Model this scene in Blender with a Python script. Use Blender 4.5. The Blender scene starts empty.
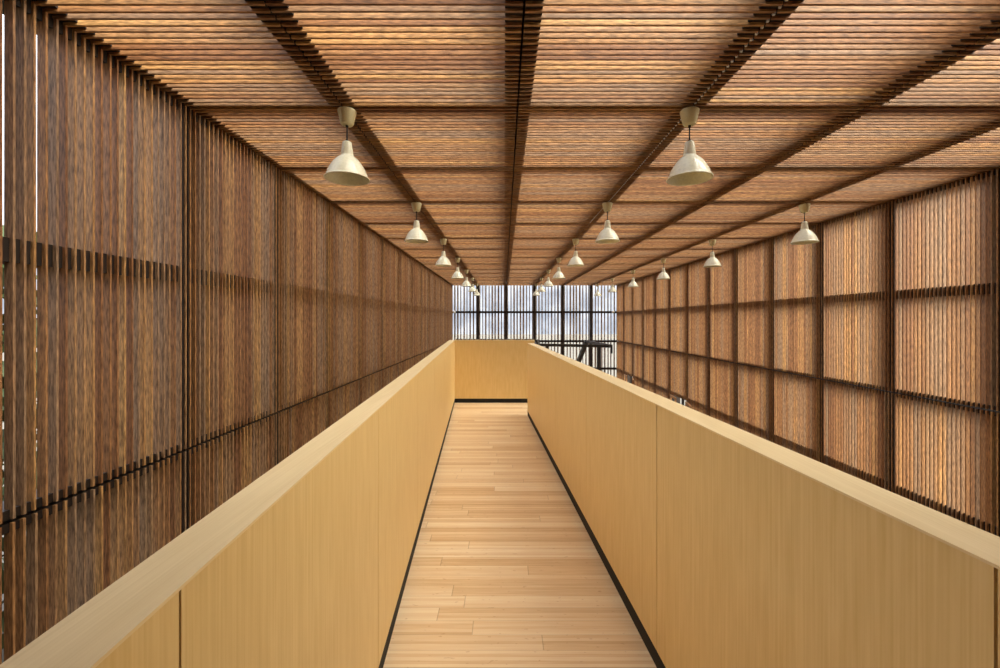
import bpy, math, random
from mathutils import Vector
random.seed(7)
scene = bpy.context.scene
C = scene.collection
PI = math.pi
CAM = 1.5                      # eye height above the walkway floor

# ------------------------------------------------------------------ helpers
class MB:
    """collects shapes; build() links them as ONE mesh object"""
    def __init__(s): s.v = []; s.f = []; s.sm = []
    def add(s, verts, faces, smooth=False):
        n = len(s.v); s.v += [tuple(p) for p in verts]
        for f in faces: s.f.append(tuple(i + n for i in f)); s.sm.append(smooth)
    def box(s, x0, x1, y0, y1, z0, z1):
        s.add([(x0,y0,z0),(x1,y0,z0),(x1,y1,z0),(x0,y1,z0),(x0,y0,z1),(x1,y0,z1),(x1,y1,z1),(x0,y1,z1)],
              [(0,3,2,1),(4,5,6,7),(0,1,5,4),(1,2,6,5),(2,3,7,6),(3,0,4,7)])
    def prism(s, poly, z0, z1):
        n = len(poly)
        s.add([(x,y,z0) for x,y in poly] + [(x,y,z1) for x,y in poly],
              [tuple(reversed(range(n))), tuple(range(n, 2*n))] + [(i,(i+1)%n,n+(i+1)%n,n+i) for i in range(n)])
    def bar(s, a, b, w, h):
        a, b = Vector(a), Vector(b); d = (b-a).normalized()
        u = Vector((0,0,1)).cross(d)
        u = Vector((1,0,0)) if u.length < 1e-4 else u.normalized()
        t = d.cross(u).normalized(); vs = []
        for p in (a, b):
            for i, j in ((-1,-1),(1,-1),(1,1),(-1,1)): vs.append(p + u*(w/2*i) + t*(h/2*j))
        s.add(vs, [(3,2,1,0),(4,5,6,7),(0,1,5,4),(1,2,6,5),(2,3,7,6),(3,0,4,7)])
    def tube(s, a, b, r, n=12):
        a, b = Vector(a), Vector(b); d = (b-a).normalized()
        u = d.orthogonal().normalized(); t = d.cross(u); vs = []
        for p in (a, b):
            for i in range(n):
                q = 2*PI*i/n; vs.append(p + (u*math.cos(q) + t*math.sin(q))*r)
        s.add(vs, [(i,(i+1)%n,n+(i+1)%n,n+i) for i in range(n)], True)
        s.add(vs, [tuple(reversed(range(n))), tuple(range(n,2*n))])
    def lathe(s, prof, n=32, cx=0, cy=0):
        vs = []; fs = []
        for r, z in prof:
            for i in range(n):
                q = 2*PI*i/n; vs.append((cx + r*math.cos(q), cy + r*math.sin(q), z))
        for k in range(len(prof)-1):
            for i in range(n):
                fs.append((k*n+i, k*n+(i+1)%n, (k+1)*n+(i+1)%n, (k+1)*n+i))
        s.add(vs, fs, True)
    def build(s, name, m, parent=None, loc=(0,0,0), rz=0, local=False):
        """geometry is given in world space (relative to the parent when local) and re-based on loc"""
        me = bpy.data.meshes.new(name)
        L = Vector((0,0,0)) if local else Vector(loc)
        me.from_pydata([Vector(p) - L for p in s.v], [], s.f)
        for p, q in zip(me.polygons, s.sm): p.use_smooth = q
        me.materials.append(m)
        o = bpy.data.objects.new(name, me); C.objects.link(o)
        if parent is not None:
            o.parent = parent
            o.location = Vector(loc) - (Vector((0,0,0)) if local else Vector(parent['_w']))
        else:
            o.location = loc
        o['_w'] = tuple(loc)
        return o

def empty(name, loc):
    o = bpy.data.objects.new(name, None); C.objects.link(o); o.location = loc; o.empty_display_size = .1
    o['_w'] = tuple(loc); return o
def tag(o, label=None, cat=None, group=None, kind=None):
    if label: o['label'] = label
    if cat: o['category'] = cat
    if group: o['group'] = group
    if kind: o['kind'] = kind
    return o

# ---------------------------------------------------------------- materials
def lin(c):
    c = c/255.0
    return c/12.92 if c <= .04045 else ((c+.055)/1.055)**2.4
def rgb(r, g, b): return (lin(r), lin(g), lin(b), 1)

class NT:
    def __init__(s, name):
        s.m = bpy.data.materials.new(name); s.m.use_nodes = True
        s.t = s.m.node_tree; s.b = s.t.nodes['Principled BSDF']
    def n(s, typ, **kw):
        x = s.t.nodes.new(typ)
        for k, v in kw.items(): setattr(x, k, v)
        return x
    def l(s, a, b): s.t.links.new(a, b)
    def math(s, op, a, b=None):
        x = s.n('ShaderNodeMath', operation=op)
        for i, v in enumerate((a, b)):
            if v is None: continue
            if isinstance(v, (int, float)): x.inputs[i].default_value = v
            else: s.l(v, x.inputs[i])
        return x.outputs[0]
    def ramp(s, fac, stops):
        r = s.n('ShaderNodeValToRGB'); e = r.color_ramp.elements
        while len(e) < len(stops): e.new(.5)
        for q, (p, c) in zip(e, stops): q.position = p; q.color = c
        s.l(fac, r.inputs[0]); return r.outputs[0]
    def mix(s, fac, a, b, mode='MIX'):
        x = s.n('ShaderNodeMix', data_type='RGBA', blend_type=mode)
        if isinstance(fac, (int, float)): x.inputs[0].default_value = fac
        else: s.l(fac, x.inputs[0])
        for i, v in ((6, a), (7, b)):
            if isinstance(v, tuple): x.inputs[i].default_value = v
            else: s.l(v, x.inputs[i])
        return x.outputs[2]

def plain(name, col, rough=.5, metal=0):
    q = NT(name); q.b.inputs['Base Color'].default_value = col
    q.b.inputs['Roughness'].default_value = rough; q.b.inputs['Metallic'].default_value = metal
    nz = q.n('ShaderNodeTexNoise'); nz.inputs['Scale'].default_value = 18
    r = q.ramp(nz.outputs['Fac'], [(.3, tuple(c*.93 for c in col[:3])+(1,)), (.7, tuple(min(1,c*1.05) for c in col[:3])+(1,))])
    q.l(r, q.b.inputs['Base Color']); return q.m

def slat_mat(name, axis, stops, rough=.62):
    """oiled hardwood: every slat its own tone, grain running along the slat"""
    q = NT(name)
    geo = q.n('ShaderNodeNewGeometry'); tc = q.n('ShaderNodeTexCoord'); oi = q.n('ShaderNodeObjectInfo')
    off = q.math('MULTIPLY', geo.outputs['Random Per Island'], 37.0)
    vadd = q.n('ShaderNodeVectorMath', operation='ADD'); q.l(tc.outputs['Object'], vadd.inputs[0]); q.l(off, vadd.inputs[1])
    mp = q.n('ShaderNodeMapping'); q.l(vadd.outputs[0], mp.inputs[0])
    sc = [150, 150, 150]; sc[axis] = 22; mp.inputs['Scale'].default_value = sc
    nz = q.n('ShaderNodeTexNoise'); q.l(mp.outputs[0], nz.inputs[0]); nz.inputs['Scale'].default_value = 1; nz.inputs['Detail'].default_value = 5
    mp2 = q.n('ShaderNodeMapping'); q.l(vadd.outputs[0], mp2.inputs[0])
    s2 = [9, 9, 9]; s2[axis] = 1.6; mp2.inputs['Scale'].default_value = s2
    nz2 = q.n('ShaderNodeTexNoise'); q.l(mp2.outputs[0], nz2.inputs[0]); nz2.inputs['Scale'].default_value = 1; nz2.inputs['Detail'].default_value = 2
    r = q.math('FRACT', q.math('ADD', geo.outputs['Random Per Island'], oi.outputs['Random']))
    r = q.math('ADD', q.math('MULTIPLY', r, .75), q.math('MULTIPLY', nz2.outputs['Fac'], .25))
    base = q.ramp(r, stops)
    g = q.ramp(nz.outputs['Fac'], [(.3, (.42,.38,.34,1)), (.5, (.95,.95,.95,1)), (.7, (1.5,1.5,1.5,1))])
    q.l(q.mix(1.0, base, g, 'MULTIPLY'), q.b.inputs['Base Color'])
    q.b.inputs['Roughness'].default_value = rough
    return q.m

ST = [(.0, rgb(126,84,52)), (.2, rgb(148,102,62)), (.42, rgb(168,122,76)), (.6, rgb(154,124,96)), (.8, rgb(180,134,82)), (1, rgb(202,162,104))]
M_slat_x = slat_mat('hardwood_slats_across', 0, ST)
M_slat_z = slat_mat('hardwood_slats_upright', 2, ST)
M_slat_far = slat_mat('hardwood_slats_brightened', 2, [(0, rgb(168,140,108)), (.35, rgb(196,184,170)), (1, rgb(220,220,220))])  # same slats in lifted grey tones, making up for weak light on the far wall
def frame_mat():
    q = NT('dark_hardwood_frame'); tc = q.n('ShaderNodeTexCoord')
    nz = q.n('ShaderNodeTexNoise'); nz.inputs['Scale'].default_value = 9; nz.inputs['Detail'].default_value = 4
    q.l(tc.outputs['Object'], nz.inputs[0])
    q.l(q.ramp(nz.outputs['Fac'], [(.3, rgb(22,13,8)), (.7, rgb(38,23,14))]), q.b.inputs['Base Color'])
    q.b.inputs['Roughness'].default_value = .6; return q.m
M_frame = frame_mat()

def veneer(name, c0, c1, axis_long, scale=160, rough=.42):
    """fine straight-grained bamboo board"""
    q = NT(name); tc = q.n('ShaderNodeTexCoord'); mp = q.n('ShaderNodeMapping')
    q.l(tc.outputs['Object'], mp.inputs[0])
    s = [scale]*3; s[axis_long] = 2.2; mp.inputs['Scale'].default_value = s
    nz = q.n('ShaderNodeTexNoise'); q.l(mp.outputs[0], nz.inputs[0]); nz.inputs['Scale'].default_value = 1; nz.inputs['Detail'].default_value = 3
    mp2 = q.n('ShaderNodeMapping'); q.l(tc.outputs['Object'], mp2.inputs[0])
    s = [28]*3; s[axis_long] = 5; mp2.inputs['Scale'].default_value = s
    nz2 = q.n('ShaderNodeTexNoise'); q.l(mp2.outputs[0], nz2.inputs[0]); nz2.inputs['Scale'].default_value = 1; nz2.inputs['Detail'].default_value = 4
    f = q.math('ADD', q.math('MULTIPLY', nz.outputs['Fac'], .6), q.math('MULTIPLY', nz2.outputs['Fac'], .4))
    q.l(q.ramp(f, [(.36, c0), (.62, c1)]), q.b.inputs['Base Color'])
    q.b.inputs['Roughness'].default_value = rough
    return q.m
M_panel = veneer('bamboo_panel_board', rgb(220,189,124), rgb(232,204,144), 2)
M_cap = veneer('bamboo_capping_board', rgb(228,204,154), rgb(238,216,170), 1, 230, .4)

def floor_mat():
    q = NT('bamboo_plank_flooring'); tc = q.n('ShaderNodeTexCoord'); sep = q.n('ShaderNodeSeparateXYZ')
    q.l(tc.outputs['Object'], sep.inputs[0]); X, Y = sep.outputs[0], sep.outputs[1]
    H = .096; L = 1.45
    row = q.math('FLOOR', q.math('DIVIDE', Y, H))
    wn = q.n('ShaderNodeTexWhiteNoise', noise_dimensions='1D'); q.l(row, wn.inputs['W'])
    xs = q.math('ADD', X, q.math('MULTIPLY', wn.outputs['Value'], L))
    col = q.math('FLOOR', q.math('DIVIDE', xs, L))
    cb = q.n('ShaderNodeCombineXYZ'); q.l(row, cb.inputs[0]); q.l(col, cb.inputs[1])
    wn2 = q.n('ShaderNodeTexWhiteNoise', noise_dimensions='2D'); q.l(cb.outputs[0], wn2.inputs['Vector'])
    # narrow bamboo strips inside each plank
    st = q.math('FLOOR', q.math('DIVIDE', Y, H/5))
    cb3 = q.n('ShaderNodeCombineXYZ'); q.l(st, cb3.inputs[0]); q.l(col, cb3.inputs[1])
    wn3 = q.n('ShaderNodeTexWhiteNoise', noise_dimensions='2D'); q.l(cb3.outputs[0], wn3.inputs['Vector'])
    mp = q.n('ShaderNodeMapping'); q.l(tc.outputs['Object'], mp.inputs[0]); mp.inputs['Scale'].default_value = (4, 110, 1)
    nz = q.n('ShaderNodeTexNoise'); q.l(mp.outputs[0], nz.inputs[0]); nz.inputs['Scale'].default_value = 1; nz.inputs['Detail'].default_value = 4
    mpk = q.n('ShaderNodeMapping'); q.l(tc.outputs['Object'], mpk.inputs[0]); mpk.inputs['Scale'].default_value = (22, 60, 1)
    kn = q.n('ShaderNodeTexNoise'); q.l(mpk.outputs[0], kn.inputs[0]); kn.inputs['Scale'].default_value = 1
    f = q.math('ADD', q.math('MULTIPLY', wn2.outputs['Value'], .38), q.math('ADD', q.math('MULTIPLY', wn3.outputs['Value'], .32), q.math('MULTIPLY', nz.outputs['Fac'], .5)))
    base = q.ramp(f, [(.22, rgb(206,166,116)), (.55, rgb(230,198,152)), (.9, rgb(244,222,184))])
    base = q.mix(q.math('MULTIPLY', q.math('GREATER_THAN', kn.outputs['Fac'], .70), .35), base, rgb(170,112,64))
    fy = q.math('FRACT', q.math('DIVIDE', Y, H)); fx = q.math('FRACT', q.math('DIVIDE', xs, L))
    seam = q.math('MAXIMUM', q.math('LESS_THAN', fy, .022), q.math('LESS_THAN', fx, .003))
    q.l(q.mix(q.math('MULTIPLY', seam, .35), base, rgb(120,76,42)), q.b.inputs['Base Color'])
    q.b.inputs['Roughness'].default_value = .36
    return q.m
M_floor = floor_mat()
M_black = plain('black_skirting_paint', rgb(9,8,8), .8)
M_steel = plain('black_painted_steel', rgb(40,40,42), .45)
M_conc = plain('brown_ground_floor', rgb(62,46,34), .7)
M_shade = plain('cream_enamel', rgb(240,238,212), .18)
M_canopy = plain('cream_canopy_plastic', rgb(222,212,168), .4)
M_cord = plain('black_cord', rgb(18,16,16), .5)
M_white = plain('white_opal', rgb(240,240,236), .3)
M_grass = plain('gravel', rgb(100,98,90), .9)
M_leaf = plain('hedge_leaves', rgb(52,70,34), .7)
M_leafwood = plain('casement_wood', rgb(190,138,88), .55)
M_core = plain('dark_core_board', rgb(40,28,20), .7)

# --------------------------------------------------------- the slatted shell
CEIL = CAM + 1.225
BZ, Z0 = .985, 2.48                    # bay length along the hall, position of a cross seam
XK = [-1.935 + 1.007*k for k in range(7)]
YB = Z0 + 13*BZ                        # far wall
YN = Z0 - 5*BZ                         # wall behind the viewer
XL, XR = -1.82, 4.0                    # inner faces of the side screens
T, D, P = .009, .0335, BZ/25           # slat thickness, depth, pitch
GAP = .005
FLOOR2 = CAM - 2.80

def jit(a): return random.uniform(-a, a)

# ceiling
beams = MB()
for k in (0, 1, 2, 4, 5, 6): beams.box(XK[k]-.03, XK[k]+.03, YN, YB+.1, CEIL+D+.175, CEIL+D+.25)
ceiling = beams.build('ceiling', M_frame, None, (1.08, YN, CEIL+D+.18)); tag(ceiling, kind='structure')
def ceil_slats(mb, x0, x1, y0):
    for i in range(25):
        y = y0 + P*(i+.5) + jit(.0014)
        dz = jit(.0012)
        mb.box(x0+GAP, x1-GAP, y-.0057, y+.0057, CEIL+dz, CEIL+D)
def ceil_frame(mb, x0, x1, y0):
    z0, z1 = CEIL+D, CEIL+D+.17; zn = CEIL+.011
    xa = XL+.05 if x0 < XL else x0+.075; xb = XR-.05 if x1 > XR else x1-.075
    mb.box(x0+GAP, xa, y0+.003, y0+BZ-.003, zn, z1)
    mb.box(xb, x1-GAP, y0+.003, y0+BZ-.003, zn, z1)
    mb.box(x0+.075, x1-.075, y0+.004, y0+.038, z0, z0+.12)
    mb.box(x0+.075, x1-.075, y0+BZ-.038, y0+BZ-.004, z0, z0+.12)
rear_s, rear_f = MB(), MB()
for k in range(-5, 13):
    y0 = Z0 + k*BZ
    for j in range(6):
        if k < -1:
            ceil_slats(rear_s, XK[j], XK[j+1], y0); ceil_frame(rear_f, XK[j], XK[j+1], y0)
        else:
            m = MB(); ceil_slats(m, XK[j], XK[j+1], y0)
            p = m.build('slat_panel', M_slat_x, ceiling, ((XK[j]+XK[j+1])/2, y0, CEIL))
            f = MB(); ceil_frame(f, XK[j], XK[j+1], y0)
            f.build('panel_frame', M_frame, p, ((XK[j]+XK[j+1])/2, y0, CEIL+D))
rear_f.box(XK[0], XK[6], YN, Z0-2*BZ-.01, CEIL+D+.171, CEIL+D+.19)  # opaque sheet added over the unseen rear bays to darken the near end
p = rear_s.build('slat_panel', M_slat_x, ceiling, (1.08, YN, CEIL)); tag(p, kind='stuff')
rear_f.build('panel_frame', M_frame, p, (1.08, YN, CEIL+D))

sp = MB()
for i in range(25*4):
    y = Z0 - BZ + P*(i+1)
    sp.box(XK[3]-.0048, XK[3]+.0048, y-.004, y+.004, CEIL+.002, CEIL+.010)
tag(sp.build('bolt_glint', M_white, ceiling, (XK[3], Z0-BZ, CEIL)), kind='stuff')  # shine of the seam bolts, put in as small white blocks

# side walls.  s = -1 left, +1 right; depth grows outwards from the inner face
def side_wall(name, s, X, openings=()):
    posts = MB()
    def bx(mb, d0, d1, y0, y1, z0, z1):
        a, b = X + s*d0, X + s*d1
        mb.box(min(a,b), max(a,b), y0, y1, z0, z1)
    for k in range(-5, 14):
        y = Z0 + k*BZ
        bx(posts, D+.125, D+.2, y-.035, y+.035, FLOOR2, CEIL+.2)
    w = posts.build(name, M_frame, None, (X + s*.19, YN, FLOOR2)); tag(w, kind='structure')
    zt, zm, zb = CEIL+.02, CEIL - 2*BZ, CEIL - 4*BZ
    for k in range(-5, 13):
        y0 = Z0 + k*BZ
        for (a, b, mid) in ((zm+.007, zt, CEIL-BZ+.02), (zb, zm-.007, CEIL-3*BZ)):
            low = a == zb
            cut = low and k in openings
            m = MB(); f = MB()
            for i in range(25):
                y = y0 + P*(i+.5) + jit(.0026 if s < 0 else .0012)
                dd = jit(.0022) - (.006 if s > 0 else 0)
                if s < 0 and (abs(y-1.590) < P/2 or abs(y-1.70) < P/2): y += (.0025 if y < 1.64 else .001)
                z0_ = mid-.04 if cut else a
                bx(m, dd, D, y-T/2, y+T/2, z0_, b)
            e = .045
            bx(f, .007, D+.12, y0+.004, y0+.036, a, b)
            bx(f, .007, D+.12, y0+BZ-.036, y0+BZ-.004, a, b)
            bx(f, .014, D+.09, y0+.036, y0+BZ-.036, mid-e, mid+e)
            bx(f, .012, D+.09, y0+.036, y0+BZ-.036, b-(.035 if low else .06), b)
            bx(f, .012, D+.09, y0+.036, y0+BZ-.036, a, a+.035)
            loc = (X, y0+BZ/2, a)
            p = m.build('slat_panel', M_slat_z, w, loc)
            f.build('panel_frame', M_frame, p, (X + s*D, y0+BZ/2, a))
    return w
side_wall('wall_left', -1, XL)
side_wall('wall_right', 1, XR, (7, 11))

# end walls: slats more widely spaced, daylight between them
def end_wall(name, Y, s):
    posts = MB()
    def bx(mb, d0, d1, x0, x1, z0, z1):
        a, b = Y + s*d0, Y + s*d1
        mb.box(x0, x1, min(a,b), max(a,b), z0, z1)
    for k in range(1, 6): bx(posts, 0, .09, XK[k]-.037, XK[k]+.037, FLOOR2, CEIL+.1)
    w = posts.build(name, M_frame, None, (1.08, Y, FLOOR2)); tag(w, kind='structure')
    rails = MB()
    for zc in (CEIL-BZ+.04, CEIL-2*BZ-.01, CEIL-3*BZ, CEIL-4*BZ+.04):
        bx(rails, .012, .085, XL-.03, XR+.03, zc-.038, zc+.038)
    rails.build('rail', M_frame, w, (1.08, Y, CEIL-4*BZ))
    n = 9
    for j in range(6):
        x0, x1 = max(XK[j], XL-.03), min(XK[j+1], XR+.03)
        for (a, b) in ((CEIL-2*BZ+.004, CEIL+.1), (CEIL-4*BZ, CEIL-2*BZ-.004)):
            m = MB()
            for i in range(n):
                x = XK[j] + 1.007/n*(i+.5) + jit(.008)
                if x < x0+.02 or x > x1-.02: continue
                wd = random.choice((.034, .042, .05, .06))
                bx(m, .086, .125, x-wd/2, x+wd/2, a, b)
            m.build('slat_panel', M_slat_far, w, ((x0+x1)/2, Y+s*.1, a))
    return w
end_wall('wall_back', YB, 1)
m = MB(); m.box(XL-.1, XR+.1, YN-.1, YN-.02, FLOOR2, CEIL+.1); tag(m.build('wall_front', M_frame, None, (1.08, YN, FLOOR2)), kind='structure')  # unseen; made solid to hold back light from behind the viewer

f = MB(); f.box(XL-.3, XR+.3, YN-.3, YB+.3, FLOOR2-.2, FLOOR2); tag(f.build('floor', M_conc, None, (1.08, YN, FLOOR2-.2)), kind='structure')
g = MB(); g.box(-60, 60, -60, 90, FLOOR2-.5, FLOOR2-.2); tag(g.build('ground', M_grass, None, (0, 0, FLOOR2-.5)), kind='structure')

m = MB()  # leaf mass added outside: green in the slits, and blocks light on the lower left wall
for i in range(16000):
    c = Vector((random.uniform(-5.4, -3.6), random.uniform(-6, 22), random.uniform(FLOOR2-.2, CAM+.5+.3*math.sin(i*.37))))
    u = Vector((random.gauss(0,1), random.gauss(0,1), random.gauss(0,1))).normalized()
    v = u.orthogonal().normalized(); r = random.uniform(.07, .16)
    m.add([c+u*r, c+v*r*.5, c-u*r, c-v*r*.5], [(0,1,2,3)])
o = m.build('hedge', M_leaf, None, (-5.6, 0, FLOOR2-.2)); tag(o, 'green hedge glimpsed through the slits of the left slatted wall', 'hedge', kind='stuff')

# ----------------------------------------------------------------- walkway
def lx(y): return -.4040 - .0625*y       # inner face of the left balustrade
def rx(y): return .766 - .0588*y        # inner face of the right one
YS = -1.6; YE = 7.79; YR = 6.754
TH = .102; BH = 1.138; SK = .076
wf = MB()
wf.prism([(lx(YS)-TH, YS), (rx(YS)+TH, YS), (rx(YR)+TH, YR), (1.95, YR), (1.95, 9.1), (.60, 9.1), (.60, YE+.1), (lx(YE)-TH, YE+.1)], -.14, 0)
tag(wf.build('floor', M_floor, None, (0, YS, -.14)), kind='structure')
def slanted(mb, fx, s, y0, y1, d0, d1, z0, z1):
    """a board following the line fx from y0 to y1, from depth d0 to d1 behind its face"""
    pl = [(fx(y0)+s*d0, y0), (fx(y1)+s*d0, y1), (fx(y1)+s*d1, y1), (fx(y0)+s*d1, y0)]
    if s < 0: pl = list(reversed(pl))
    mb.prism(list(reversed(pl)), z0, z1)
def balustrade(fx, s, y0, y1, joints, label, TH=.102):
    root = empty('balustrade', (fx(y0)+s*TH/2, y0, 0)); tag(root, label, 'balustrade')
    c = MB(); slanted(c, fx, s, y0+.004, y1-.004, .016, TH-.016, 0, BH-.012); c.build('core', M_core, root, (fx(y0), y0, 0))
    ys = [y0] + [j for j in joints if y0+.2 < j < y1-.05] + [y1]
    for a, b in zip(ys[:-1], ys[1:]):
        for d0, d1, zz in ((0, .015, SK), (TH-.015, TH, 0)):
            m = MB(); slanted(m, fx, s, a+(.0024 if a > y0 else 0), b-(.0024 if b < y1 else 0), d0, d1, zz, BH-.0055)
            m.build('panel', M_panel, root, (fx(a), (a+b)/2, zz))
    m = MB(); slanted(m, fx, s, y0, y1, .002, .015, 0, SK); m.build('skirting', M_black, root, (fx(y0), y0, 0))
    m = MB(); slanted(m, fx, s, y0, y1, -.001, TH+.001, BH-.005, BH); m.build('capping', M_cap, root, (fx(y0), y0, BH-.01))
    return root, ys
balustrade(lx, -1, YS, YE, [.585+1.172*k for k in range(-1, 7)], 'long solid bamboo-panelled balustrade on the left side of the walkway', .096)
rb, _ = balustrade(rx, 1, YS, YR, [.637+1.2135*k for k in range(-1, 6)], 'long solid bamboo-panelled balustrade on the right side of the walkway')
m = MB(); m.box(rx(YR)+.001, rx(YR)+TH-.001, YR-.003, YR+.012, 0, BH-.01); m.build('end_panel', M_panel, rb, (rx(YR), YR, 0))
# end balustrade
eb = empty('balustrade', (-.17, YE+.05, 0)); tag(eb, 'short bamboo-panelled balustrade closing the far end of the walkway', 'balustrade')
x0, x1 = lx(YE)+.001, .553
c = MB(); c.box(x0, x1-.016, YE+.016, YE+.084, 0, BH-.012); c.build('core', M_core, eb, (-.17, YE+.016, 0))
m = MB(); m.box(x0, x1, YE, YE+.015, SK, BH-.01); m.build('panel', M_panel, eb, (-.17, YE, SK))
m = MB(); m.box(x0, x1, YE+.085, YE+.1, 0, BH-.01); m.build('panel', M_panel, eb, (-.17, YE+.085, 0))
m = MB(); m.box(x1-.015, x1, YE+.0155, YE+.0845, 0, BH-.01); m.build('end_panel', M_panel, eb, (x1, YE, 0))
m = MB(); m.box(x0, x1, YE+.004, YE+.015, 0, SK); m.build('skirting', M_black, eb, (-.17, YE, 0))
m = MB(); m.box(x0, x1+.001, YE+.0005, YE+.101, BH-.009, BH); m.build('capping', M_cap, eb, (-.17, YE, BH-.01))

# ------------------------------------------------ steel railing of the stair
HR = CAM - .455
rail = empty('stair_railing', (1.7, 7.7, 0))
tag(rail, 'black steel handrail around the stair landing beyond the right balustrade', 'railing')
m = MB(); m.bar((.60, 7.80, HR+.005), (1.90, 7.62, HR-.01), .05, .05); m.build('handrail', M_steel, rail, (.6, 7.8, HR))
m = MB(); m.bar((1.87, 7.50, HR), (1.745, 9.12, HR), .05, .05); m.build('handrail', M_steel, rail, (1.85, 7.5, HR))
sl = .70; e = 3.6
m = MB(); m.bar((1.745, 9.10, HR), (1.745-.0614*e, 9.10+e, HR-sl*e), .08, .08); m.build('handrail', M_steel, rail, (1.745, 9.1, HR))
m = MB(); m.bar((.60, 9.10, HR), (.60-.0614*e, 9.10+e, HR-sl*e), .05, .05); m.build('handrail', M_steel, rail, (.60, 9.1, HR))
m = MB(); m.bar((.615, 7.80, HR), (.60, 9.12, HR), .05, .05); m.build('handrail', M_steel, rail, (.6, 7.8, HR))
m = MB(); m.bar((-.88, YE+.115, BH+.004), (.55, YE+.115, BH+.004), .03, .02); m.build('top_rail', M_steel, eb, (0, YE+.115, BH))
for (x, y, w) in ((1.685, 7.64, .065), (.63, 7.80, .05), (.60, 9.06, .05)):
    m = MB(); m.box(x-w/2, x+w/2, y-.02, y+.02, 0, HR-.02); m.build('post', M_steel, rail, (x, y, 0))
m = MB(); m.box(1.865, 1.895, 7.50, 7.53, HR-.13, HR-.02); m.build('rail_bracket', M_steel, rail, (1.88, 7.52, HR-.13))
# the elbow at the end balustrade, a small turned-down ring
m = MB(); pts = [(.582, YE+.05, HR+.075), (.595, YE+.05, HR+.085), (.615, YE+.03, HR+.06), (.63, YE+.01, HR+.01)]
for a, b in zip(pts[:-1], pts[1:]): m.bar(a, b, .05, .045)
m.build('elbow', M_steel, rail, (.6, YE, HR))
m = MB(); m.box(.76, .80, 7.76, 7.80, HR-.16, HR-.02); m.build('rail_bracket', M_steel, rail, (.78, 7.78, HR-.16))

stair = empty('staircase', (1.2, 9.1, FLOOR2)); tag(stair, 'straight stair going down behind the walkway landing, mostly hidden', 'stair')
ns = 7
n = 8; run = .235; rise = -FLOOR2/n
for xx in (.60, 1.90):
    m = MB(); m.bar((xx, 9.10, -.12), (xx-.0614*n*run, 9.10+n*run, FLOOR2+.02-.0), .05, .2)
    m.build('stringer', M_steel, stair, (1.2, 9.1, FLOOR2))
for i in range(n-1):
    y = 9.11 + run*i; z = -rise*(i+1); sh = -.0614*(y-9.1)
    m = MB(); m.box(.63+sh, 1.87+sh, y, y+run+.02, z-.04, z); m.build('tread', M_floor, stair, (1.2, y, z-.04))

# -------------------------------------------------------------- pendants
def pendant(x, y, label):
    root = empty('pendant_lamp', (x, y, CEIL))
    tag(root, label, 'pendant lamp', 'cream bell pendant lamps hanging from the slatted ceiling')
    m = MB(); m.lathe([(0, 0), (.006, 0), (.006, -.016), (.050, -.016), (.053, -.020), (.052, -.028), (.036, -.094), (.031, -.100), (.012, -.103), (0, -.103)], 28)
    m.build('canopy', M_canopy, root, (0,0,0), local=True)
    m = MB(); m.tube((0,0,-.102), (0,0,-.197), .0042); m.tube((0,0,-.100), (0,0,-.112), .008); m.tube((0,0,-.186), (0,0,-.197), .009)
    m.build('cord', M_cord, root, (0,0,0), local=True)
    out = [(0,-.196), (.020,-.196), (.0255,-.199), (.027,-.205), (.0375,-.272), (.038,-.279), (.047,-.285), (.062,-.297),
           (.080,-.316), (.098,-.342), (.113,-.370), (.1225,-.395), (.1265,-.404), (.1325,-.407), (.1335,-.410), (.1325,-.4125)]
    inn = [(.128,-.4115), (.1225,-.406), (.118,-.394), (.108,-.369), (.094,-.343), (.076,-.319), (.058,-.302), (.040,-.290), (.030,-.285), (0,-.285)]
    out = [(r*.95, z) for r, z in out]; inn = [(r*.95, z) for r, z in inn]
    m = MB(); m.lathe(out+inn, 40); sh = m.build('shade', M_shade, root, (0,0,0), local=True)
    m = MB(); m.lathe([(0,-.286), (.018,-.286), (.018,-.312), (.030,-.335), (.031,-.352), (.022,-.368), (0,-.374)], 20)
    m.build('bulb', M_white, root, (0,0,0), local=True)
    return root
def copy_tree(o, parent=None):
    c = o.copy(); C.objects.link(c); c.parent = parent
    for ch in [q for q in bpy.data.objects if q.parent is o]: copy_tree(ch, c)
    return c
ORD = ['nearest lamp', 'second lamp from the front', 'third lamp from the front', 'fourth lamp from the front', 'fifth lamp from the front', 'second farthest lamp', 'farthest lamp']
rows = [('left row', -.905, 0), ('middle row', 1.070, 0), ('right row', 3.11, 1)]
proto = None
for rname, x, k0 in rows:
    for k in range(k0, 7):
        y = Z0 + .0 + 2*BZ*k
        nm = ORD[k-k0] if k < 5 else ORD[k]
        lab = 'cream bell pendant lamp, %s in the %s' % (nm, rname)
        if proto is None: proto = o = pendant(x, y, lab)
        else: o = copy_tree(proto)
        o.location = (x, y, CEIL-(.013 if x > 3 else .001)); o['label'] = lab
        o.rotation_euler.z = random.uniform(0, 6.28)

# ----------------------------------------- small globe lamps on the far rail
for x, lab in ((-1.76, 'small white globe lamp on the far wall rail at the left corner'), (3.86, 'small white globe lamp on the far wall rail at the right corner')):
    z = CEIL-BZ+.045
    r = empty('globe_lamp', (x, YB, z)); tag(r, lab, 'wall lamp')
    m = MB(); m.lathe([(.0001,.05), (.02,.046), (.038,.032), (.048,.010), (.048,-.010), (.038,-.032), (.02,-.046), (.0001,-.05)], 16)
    o = m.build('globe', M_white, r, (0, -.06, 0), local=True)
    m = MB(); m.tube((0, .012, 0), (0, -.02, 0), .03); m.build('base', M_steel, r, (0,0,0), local=True)

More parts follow.
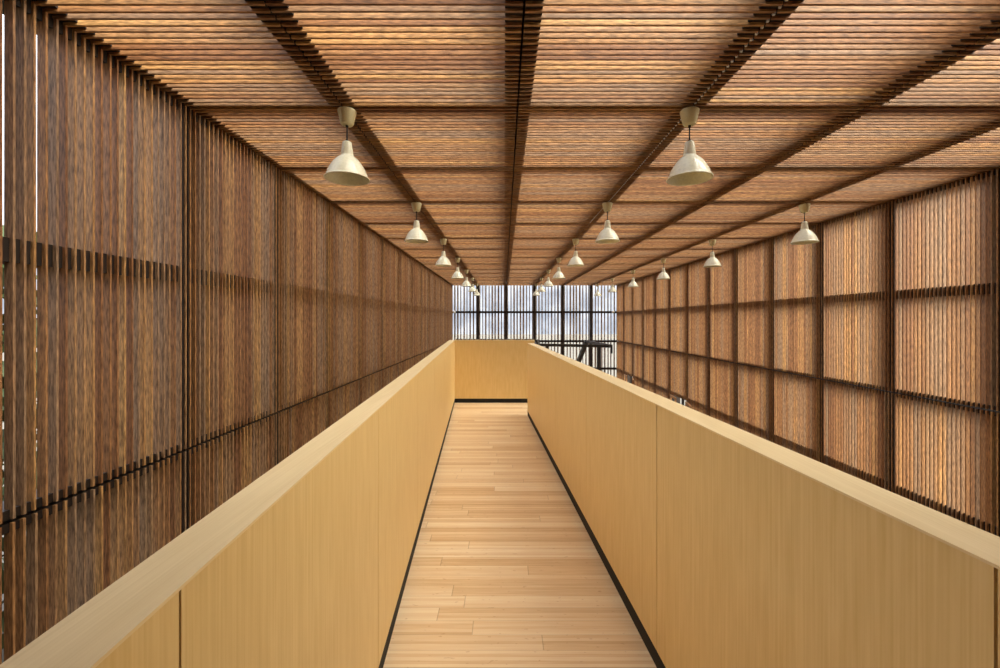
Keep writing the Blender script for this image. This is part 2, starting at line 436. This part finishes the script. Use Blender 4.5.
# -------------------------- low openings with wooden casements, right wall
def casement(n, k):
    y0 = Z0 + k*BZ; y1 = y0 + BZ; zt = CEIL - 3*BZ - .047; zb = zt - .52
    X = XR
    m = MB()
    for a, b in ((y0+.03, y0+.06), (y1-.06, y1-.03)):
        m.box(X+.005, X+D+.02, a, b, zb, zt)
    m.box(X+.005, X+D+.02, y0+.03, y1-.03, zb-.04, zb)
    w = m.build('window_%d' % n, M_frame, None, (X, y0, zb)); tag(w, kind='structure')
    def leaf(o, a, u, wd):
        # a = hinge point, u = direction along the leaf
        ax, ay = a; ux, uy = u
        for t0, t1, z0, z1 in ((0, .05, zb+.01, zt-.005), (wd-.05, wd, zb+.01, zt-.005), (.05, wd-.05, zt-.055, zt-.005), (.05, wd-.05, zb+.01, zb+.06)):
            o.bar((ax+ux*t0, ay+uy*t0, (z0+z1)/2), (ax+ux*t1, ay+uy*t1, (z0+z1)/2), .03, z1-z0)
        return o
    leaf(MB(), (X-.01, y1-.06), (-.10, -.995), .42).build('casement', M_leafwood, w, (X, y1, zb))
    leaf(MB(), (X-.01, y0+.06), (-.22, -.975), .55).build('casement', M_leafwood, w, (X, y0, zb))
    m = MB(); m.box(X+.01, X+.04, y0+.26, y0+.34, zb, zt)
    m.build('window_stay', M_steel, w, (X, y0+.3, zb))
    # slatted skirt below the opening
    m = MB()
    for i in range(25):
        y = y0 + P*(i+.5); m.box(X, X+D, y-T/2, y+T/2, CEIL-4*BZ, zb-.04)
    m.build('slat_panel', M_slat_z, w, (X, y0+BZ/2, CEIL-4*BZ))
casement(1, 7); casement(2, 11)

# ------------------------------------------------------------------ light
w = bpy.data.worlds.new('sky'); scene.world = w; w.use_nodes = True
t = w.node_tree; bg = t.nodes['Background']
tc = t.nodes.new('ShaderNodeTexCoord'); sep = t.nodes.new('ShaderNodeSeparateXYZ'); t.links.new(tc.outputs['Generated'], sep.inputs[0])
nz = t.nodes.new('ShaderNodeTexNoise'); nz.inputs['Scale'].default_value = 26; nz.inputs['Detail'].default_value = 6
t.links.new(tc.outputs['Generated'], nz.inputs[0])
cl = t.nodes.new('ShaderNodeValToRGB'); t.links.new(nz.outputs['Fac'], cl.inputs[0])
cl.color_ramp.elements[0].position = .38; cl.color_ramp.elements[0].color = (.56, .61, .70, 1)
cl.color_ramp.elements[1].position = .62; cl.color_ramp.elements[1].color = (.95, .98, 1.05, 1)
hz = t.nodes.new('ShaderNodeValToRGB'); hz.color_ramp.elements[0].position = .0; hz.color_ramp.elements[0].color = (.29, .30, .31, 1)
hz.color_ramp.elements[1].position = 1; hz.color_ramp.elements[1].color = (1, 1, 1, 1)
mr = t.nodes.new('ShaderNodeMapRange'); mr.inputs['From Min'].default_value = .06; mr.inputs['From Max'].default_value = .32
t.links.new(sep.outputs[2], mr.inputs[0])
# open sky down to the horizon on the right of the building, tall grey surroundings elsewhere
dp = t.nodes.new('ShaderNodeVectorMath'); dp.operation = 'DOT_PRODUCT'; t.links.new(tc.outputs['Generated'], dp.inputs[0]); dp.inputs[1].default_value = (1, -.6, 0)
mo = t.nodes.new('ShaderNodeMapRange'); mo.inputs['From Min'].default_value = .1; mo.inputs['From Max'].default_value = .8; t.links.new(dp.outputs['Value'], mo.inputs[0])
ma = t.nodes.new('ShaderNodeMath'); ma.operation = 'MAXIMUM'; t.links.new(mr.outputs[0], ma.inputs[0]); t.links.new(mo.outputs[0], ma.inputs[1])
t.links.new(ma.outputs[0], hz.inputs[0])
mx = t.nodes.new('ShaderNodeMix'); mx.data_type = 'RGBA'; mx.blend_type = 'MULTIPLY'; mx.inputs[0].default_value = 1
t.links.new(cl.outputs[0], mx.inputs[6]); t.links.new(hz.outputs[0], mx.inputs[7])
wm = t.nodes.new('ShaderNodeMix'); wm.data_type = 'RGBA'; wm.blend_type = 'MULTIPLY'; t.links.new(mo.outputs[0], wm.inputs[0])
t.links.new(mx.outputs[2], wm.inputs[6]); wm.inputs[7].default_value = (1.7, 1.4, .95, 1)      # sunlit haze on the right
t.links.new(wm.outputs[2], bg.inputs[0]); bg.inputs[1].default_value = 3.2

sd = bpy.data.lights.new('sun', 'SUN'); sd.energy = 9.0; sd.angle = math.radians(60); sd.color = (1, .95, .85)
so = bpy.data.objects.new('sun', sd); C.objects.link(so)
dirv = Vector((-.75, .5, -.9))          # from behind the viewer, high on the right
so.rotation_euler = dirv.to_track_quat('-Z', 'Y').to_euler(); so.location = (6, -6, 9)

# ------------------------------------------------------------------ camera
cd = bpy.data.cameras.new('camera'); cam = bpy.data.objects.new('camera', cd); C.objects.link(cam)
cam.location = (0, 0, CAM); cam.rotation_euler = (PI/2, 0, 0)
cd.sensor_width = 36; cd.lens = 36*.430; cd.shift_x = -.004; cd.shift_y = -.014; cd.clip_start = .02; cd.clip_end = 300
scene.camera = cam

for o in list(bpy.data.objects):
    if '_w' in o: del o['_w']
vs = scene.view_settings
vs.view_transform = 'Standard'; vs.look = 'None'; vs.gamma = 1; vs.use_curve_mapping = False; vs.exposure = 0.2
